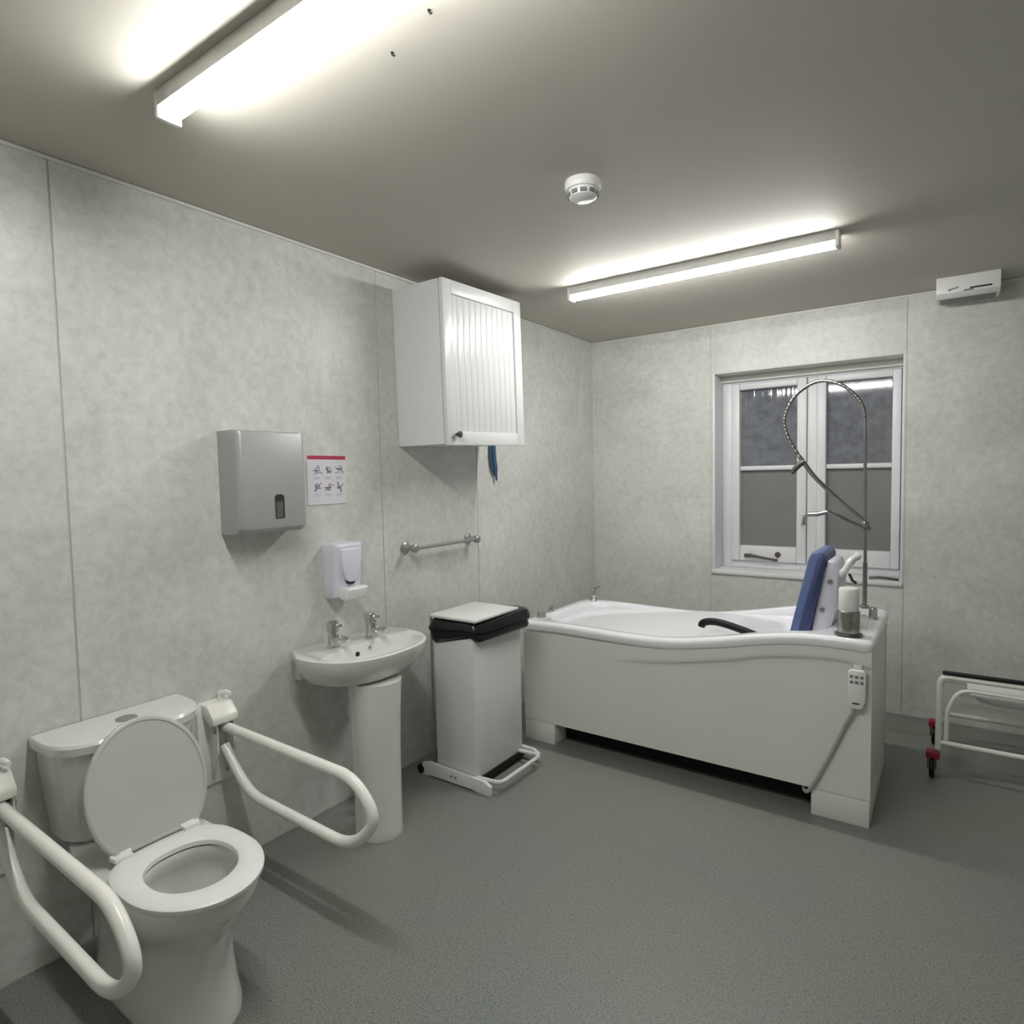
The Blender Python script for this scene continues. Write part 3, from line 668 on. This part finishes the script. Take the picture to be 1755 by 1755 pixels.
bm = NB(); tube(bm, [(1.585, YS - 0.004, 1.478), (1.560, YS - 0.012, 1.462), (1.540, YS - 0.014, 1.437), (1.528, YS - 0.014, 1.415)], [0.012, 0.016, 0.013, 0.007], 12)
obj('spray_head', bm, BRONZE, t)
bm = NB(); tube(bm, catmull([(1.876, YS - 0.004, 1.140), (1.82, YS - 0.01, 1.163), (1.752, YS - 0.02, 1.198), (1.70, YS - 0.03, 1.226), (1.670, YS - 0.03, 1.225)], 5), [0.013] * 6 + [0.011] * 6 + [0.007] * 9, 12)
tube(bm, [(1.690, YS - 0.03, 1.224), (1.650, YS - 0.03, 1.214), (1.604, YS - 0.03, 1.212)], [0.009, 0.012, 0.012], 12)
lathe(bm, [(0.018, -0.022), (0.020, -0.018), (0.020, 0.018), (0.018, 0.022)], (1.8535, YS, 1.160), 'z', 16)
obj('wand_holder', bm, SHOWERMETAL, t)

# ------------------------------------------------------------------ canister on the bath corner
cxx, cyy = 1.858, -1.362; z0 = zr(cxx) + 0.0005
t = thing('canister', 'steel canister with a white top on the bath corner', 'canister', (cxx, cyy, z0))
obj('base_disc', lathe(NB(), [(0.050, 0), (0.052, 0.004), (0.046, 0.007)], (cxx, cyy, z0), 'z', 28), BRONZE, t)
obj('steel_cup', lathe(NB(), [(0.040, 0.006), (0.0415, 0.010), (0.0415, 0.096), (0.039, 0.099)], (cxx, cyy, z0), 'z', 32), STEEL, t)
obj('white_top', lathe(NB(), [(0.036, 0.098), (0.0375, 0.102), (0.0375, 0.184), (0.034, 0.190), (0.0, 0.191)], (cxx, cyy, z0), 'z', 32, True, False), PLASTIC, t)

# ------------------------------------------------------------------ bath seat
t = thing('bathing_chair', 'blue padded transfer seat standing in the bath', 'bath seat', (1.60, -1.09, 0.236))
ya, yb = -1.262, -0.985
prof = [(1.520, 0.400), (1.617, 0.725), (1.660, 0.915), (1.688, 1.050), (1.702, 1.078), (1.730, 1.086), (1.752, 1.078), (1.755, 1.055), (1.728, 0.900), (1.690, 0.725), (1.60, 0.42)]
obj('backrest_pad', prism(NB(), prof, 'y', ya, yb, 0.012, 3), BLUE, t, 50)
obj('pad_edging', prism(NB(), [(1.645, 0.700), (1.693, 0.715), (1.724, 0.865), (1.750, 1.000), (1.760, 1.055), (1.742, 1.074), (1.726, 1.050), (1.688, 0.890)], 'y', ya - 0.006, yb + 0.006, 0.005, 2), BLUEDARK, t, 50)
obj('back_shell', prism(NB(), [(1.600, 0.380), (1.695, 0.700), (1.728, 0.880), (1.752, 1.005), (1.758, 1.046), (1.790, 1.040), (1.808, 0.98), (1.797, 0.85), (1.765, 0.700), (1.68, 0.38)], 'y', ya + 0.020, yb - 0.015, 0.012, 3), COOLWHITE, t, 50)
bm = NB(); tube(bm, catmull([(1.800, -1.215, 0.975), (1.826, -1.215, 1.005), (1.846, -1.20, 1.045), (1.862, -1.12, 1.050), (1.846, -1.02, 1.045), (1.822, -1.00, 1.005)], 6), 0.0135, 12)
obj('push_handle', bm, PLASTIC, t, 60)
bm = NB(); tube(bm, [(1.838, -1.19, 0.985), (1.850, -1.18, 0.955), (1.862, -1.17, 0.945)], 0.006, 8)
obj('release_clip', bm, BRONZE, t)
for z in (0.955, 0.83):
    x = 1.690 + (z - 0.70) * 0.235
    obj('bolt', lathe(NB(), [(0.010, 0.004), (0.010, -0.010), (0.006, -0.013)], (x + 0.022, ya + 0.02, z), 'y', 10), BTN, t)
obj('seat_pad', box(NB(), 1.18, 1.56, ya, yb, 0.385, 0.430, 0.015, 3), BLUE, t)
obj('seat_frame', box(NB(), 1.20, 1.66, ya + 0.03, yb - 0.03, 0.345, 0.387, 0.006), PLASTIC, t)
for x in (1.25, 1.52):
    for y in (ya + 0.09, yb - 0.09):
        obj('leg', tube(NB(), [(x, y, 0.236), (x, y, 0.35)], 0.014, 12), PLASTIC, t)
bm = NB(); tube(bm, catmull([(1.213, -1.235, 0.690), (1.222, -1.235, 0.708), (1.262, -1.235, 0.719), (1.32, -1.235, 0.715), (1.42, -1.235, 0.692), (1.53, -1.235, 0.660), (1.64, -1.235, 0.640)], 5), 0.0175, 12)
obj('armrest', bm, BLACK, t, 60)

# ------------------------------------------------------------------ hand control with cable
t = thing('hand_control', 'grey hand control with cable hooked on the bath front', 'remote control', (1.90, BY0 - 0.01, 0.56))
yf = BY0 + 0.012
obj('casing', prism(NB(), [(1.878, 0.488), (1.918, 0.488), (1.930, 0.52), (1.932, 0.636), (1.924, 0.646), (1.876, 0.646), (1.868, 0.636), (1.866, 0.52)], 'y', yf - 0.034, yf - 0.012, 0.005, 2), PLASTIC, t, 50)
for i in range(2):
    for k in range(3):
        obj('button', box(NB(), 1.875 + k * 0.018, 1.887 + k * 0.018, yf - 0.0365, yf - 0.033, 0.590 + i * 0.022, 0.602 + i * 0.022, 0.002), BTN, t)
obj('indicator', box(NB(), 1.885, 1.910, yf - 0.0355, yf - 0.033, 0.508, 0.514, 0.001), DARK, t)
obj('hook', box(NB(), 1.885, 1.915, yf - 0.014, yf - 0.0005, 0.60, 0.66, 0.003), PLASTIC, t)
cp = catmull([(1.893, yf - 0.022, 0.490), (1.880, yf - 0.018, 0.455), (1.858, yf - 0.012, 0.405), (1.835, yf - 0.010, 0.345), (1.790, yf - 0.010, 0.235), (1.745, yf - 0.010, 0.135), (1.722, yf - 0.008, 0.098), (1.708, yf + 0.006, 0.090), (1.700, yf + 0.022, 0.096)], 6)
obj('cable', tube(NB(), cp, 0.0075, 10), GREYCABLE, t, 60)

# ------------------------------------------------------------------ wheeled shower stool
SX0, SX1, SN, SF = 2.160, 2.66, -0.770, -0.345
t = thing('wheeled_commode_stool', 'white tubular wheeled stool at the right picture edge', 'shower stool', ((SX0 + SX1) / 2, (SN + SF) / 2, 0))
r = 0.0125
def side(y, zt, name):
    bm = NB(); tube(bm, fillet([(SX0, y, 0.135), (SX0 + 0.004, y, zt), (SX1 - 0.004, y, zt), (SX1, y, 0.135)], 0.035, 6), r, 12)
    tube(bm, [(SX0, y, 0.168), (SX1, y, 0.168)], r * 0.9, 12)
    return obj(name, bm, TUBEWHITE, t, 60)
side(SN, 0.476, 'side_frame'); side(SF, 0.345, 'side_frame')
bm = NB(); tube(bm, fillet([(SX0 + 0.030, SN + 0.005, 0.170), (SX0 + 0.032, SN + 0.005, 0.32), (SX0 + 0.075, SN + 0.005, 0.426), (SX1 - 0.075, SN + 0.005, 0.423), (SX1 - 0.032, SN + 0.005, 0.32), (SX1 - 0.03, SN + 0.005, 0.170)], [0, 0.04, 0.05, 0.05, 0.04, 0], 6), 0.0095, 12)
obj('inner_loop', bm, TUBEWHITE, t, 60)
for x in (SX0 + 0.005, SX1 - 0.005):
    for z in (0.20, 0.33): obj('cross_bar', tube(NB(), [(x, SN, z), (x, SF, z)], r * 0.85, 10), TUBEWHITE, t, 60)
obj('black_top_strip', box(NB(), SX0 + 0.012, SX1 - 0.012, SN - 0.012, SN + 0.022, 0.490, 0.502, 0.005), BLACK, t)  # black strip along the top of the near side frame
obj('pan', rings(NB(), [[(x, y, 0.350) for x, y in rrect(2.33, 2.56, -0.69, -0.47, 0.06)], [(x, y, 0.362) for x, y in rrect(2.30, 2.59, -0.72, -0.44, 0.07)], [(x, y, 0.392) for x, y in rrect(2.272, 2.61, -0.745, -0.40, 0.07)], [(x, y, 0.398) for x, y in rrect(2.268, 2.615, -0.750, -0.395, 0.07)]]), PLASTIC, t, 50)
for x, d in ((2.248, 0.05), (2.60, -0.04)):
    obj('pan_hanger', tube(NB(), [(x, SN + 0.006, 0.426), (x, SN + 0.02, 0.395), (x + d, SN + 0.05, 0.39)], 0.006, 8), TUBEWHITE, t)
obj('pan_runner', tube(NB(), [(SX0 + 0.004, SF + 0.0, 0.36), (2.30, -0.42, 0.385)], 0.006, 8), TUBEWHITE, t)
for x in (SX0, SX1):
    for y in (SN, SF):
        xo = x - 0.022
        c_ = obj('castor', lathe(NB(), [(0.028, -0.011), (0.044, -0.010), (0.047, -0.005), (0.047, 0.005), (0.044, 0.010), (0.028, 0.011)], (xo, y, 0.0475), 'x', 26), BLACK, t)
        bm = NB()
        for q in (-1, 1): prism(bm, [(y - 0.010, 0.040), (y + 0.010, 0.040), (y + 0.022, 0.118), (y - 0.022, 0.118)], 'x', xo + q * 0.0155 - 0.0025, xo + q * 0.0155 + 0.0025, 0.001)
        box(bm, xo - 0.024, xo + 0.030, y - 0.026, y + 0.026, 0.092, 0.124, 0.006)
        obj('fork', bm, RED, c_)
        obj('stem', tube(NB(), [(x, y, 0.12), (x, y, 0.15)], 0.009, 10), DULLMETAL, c_)
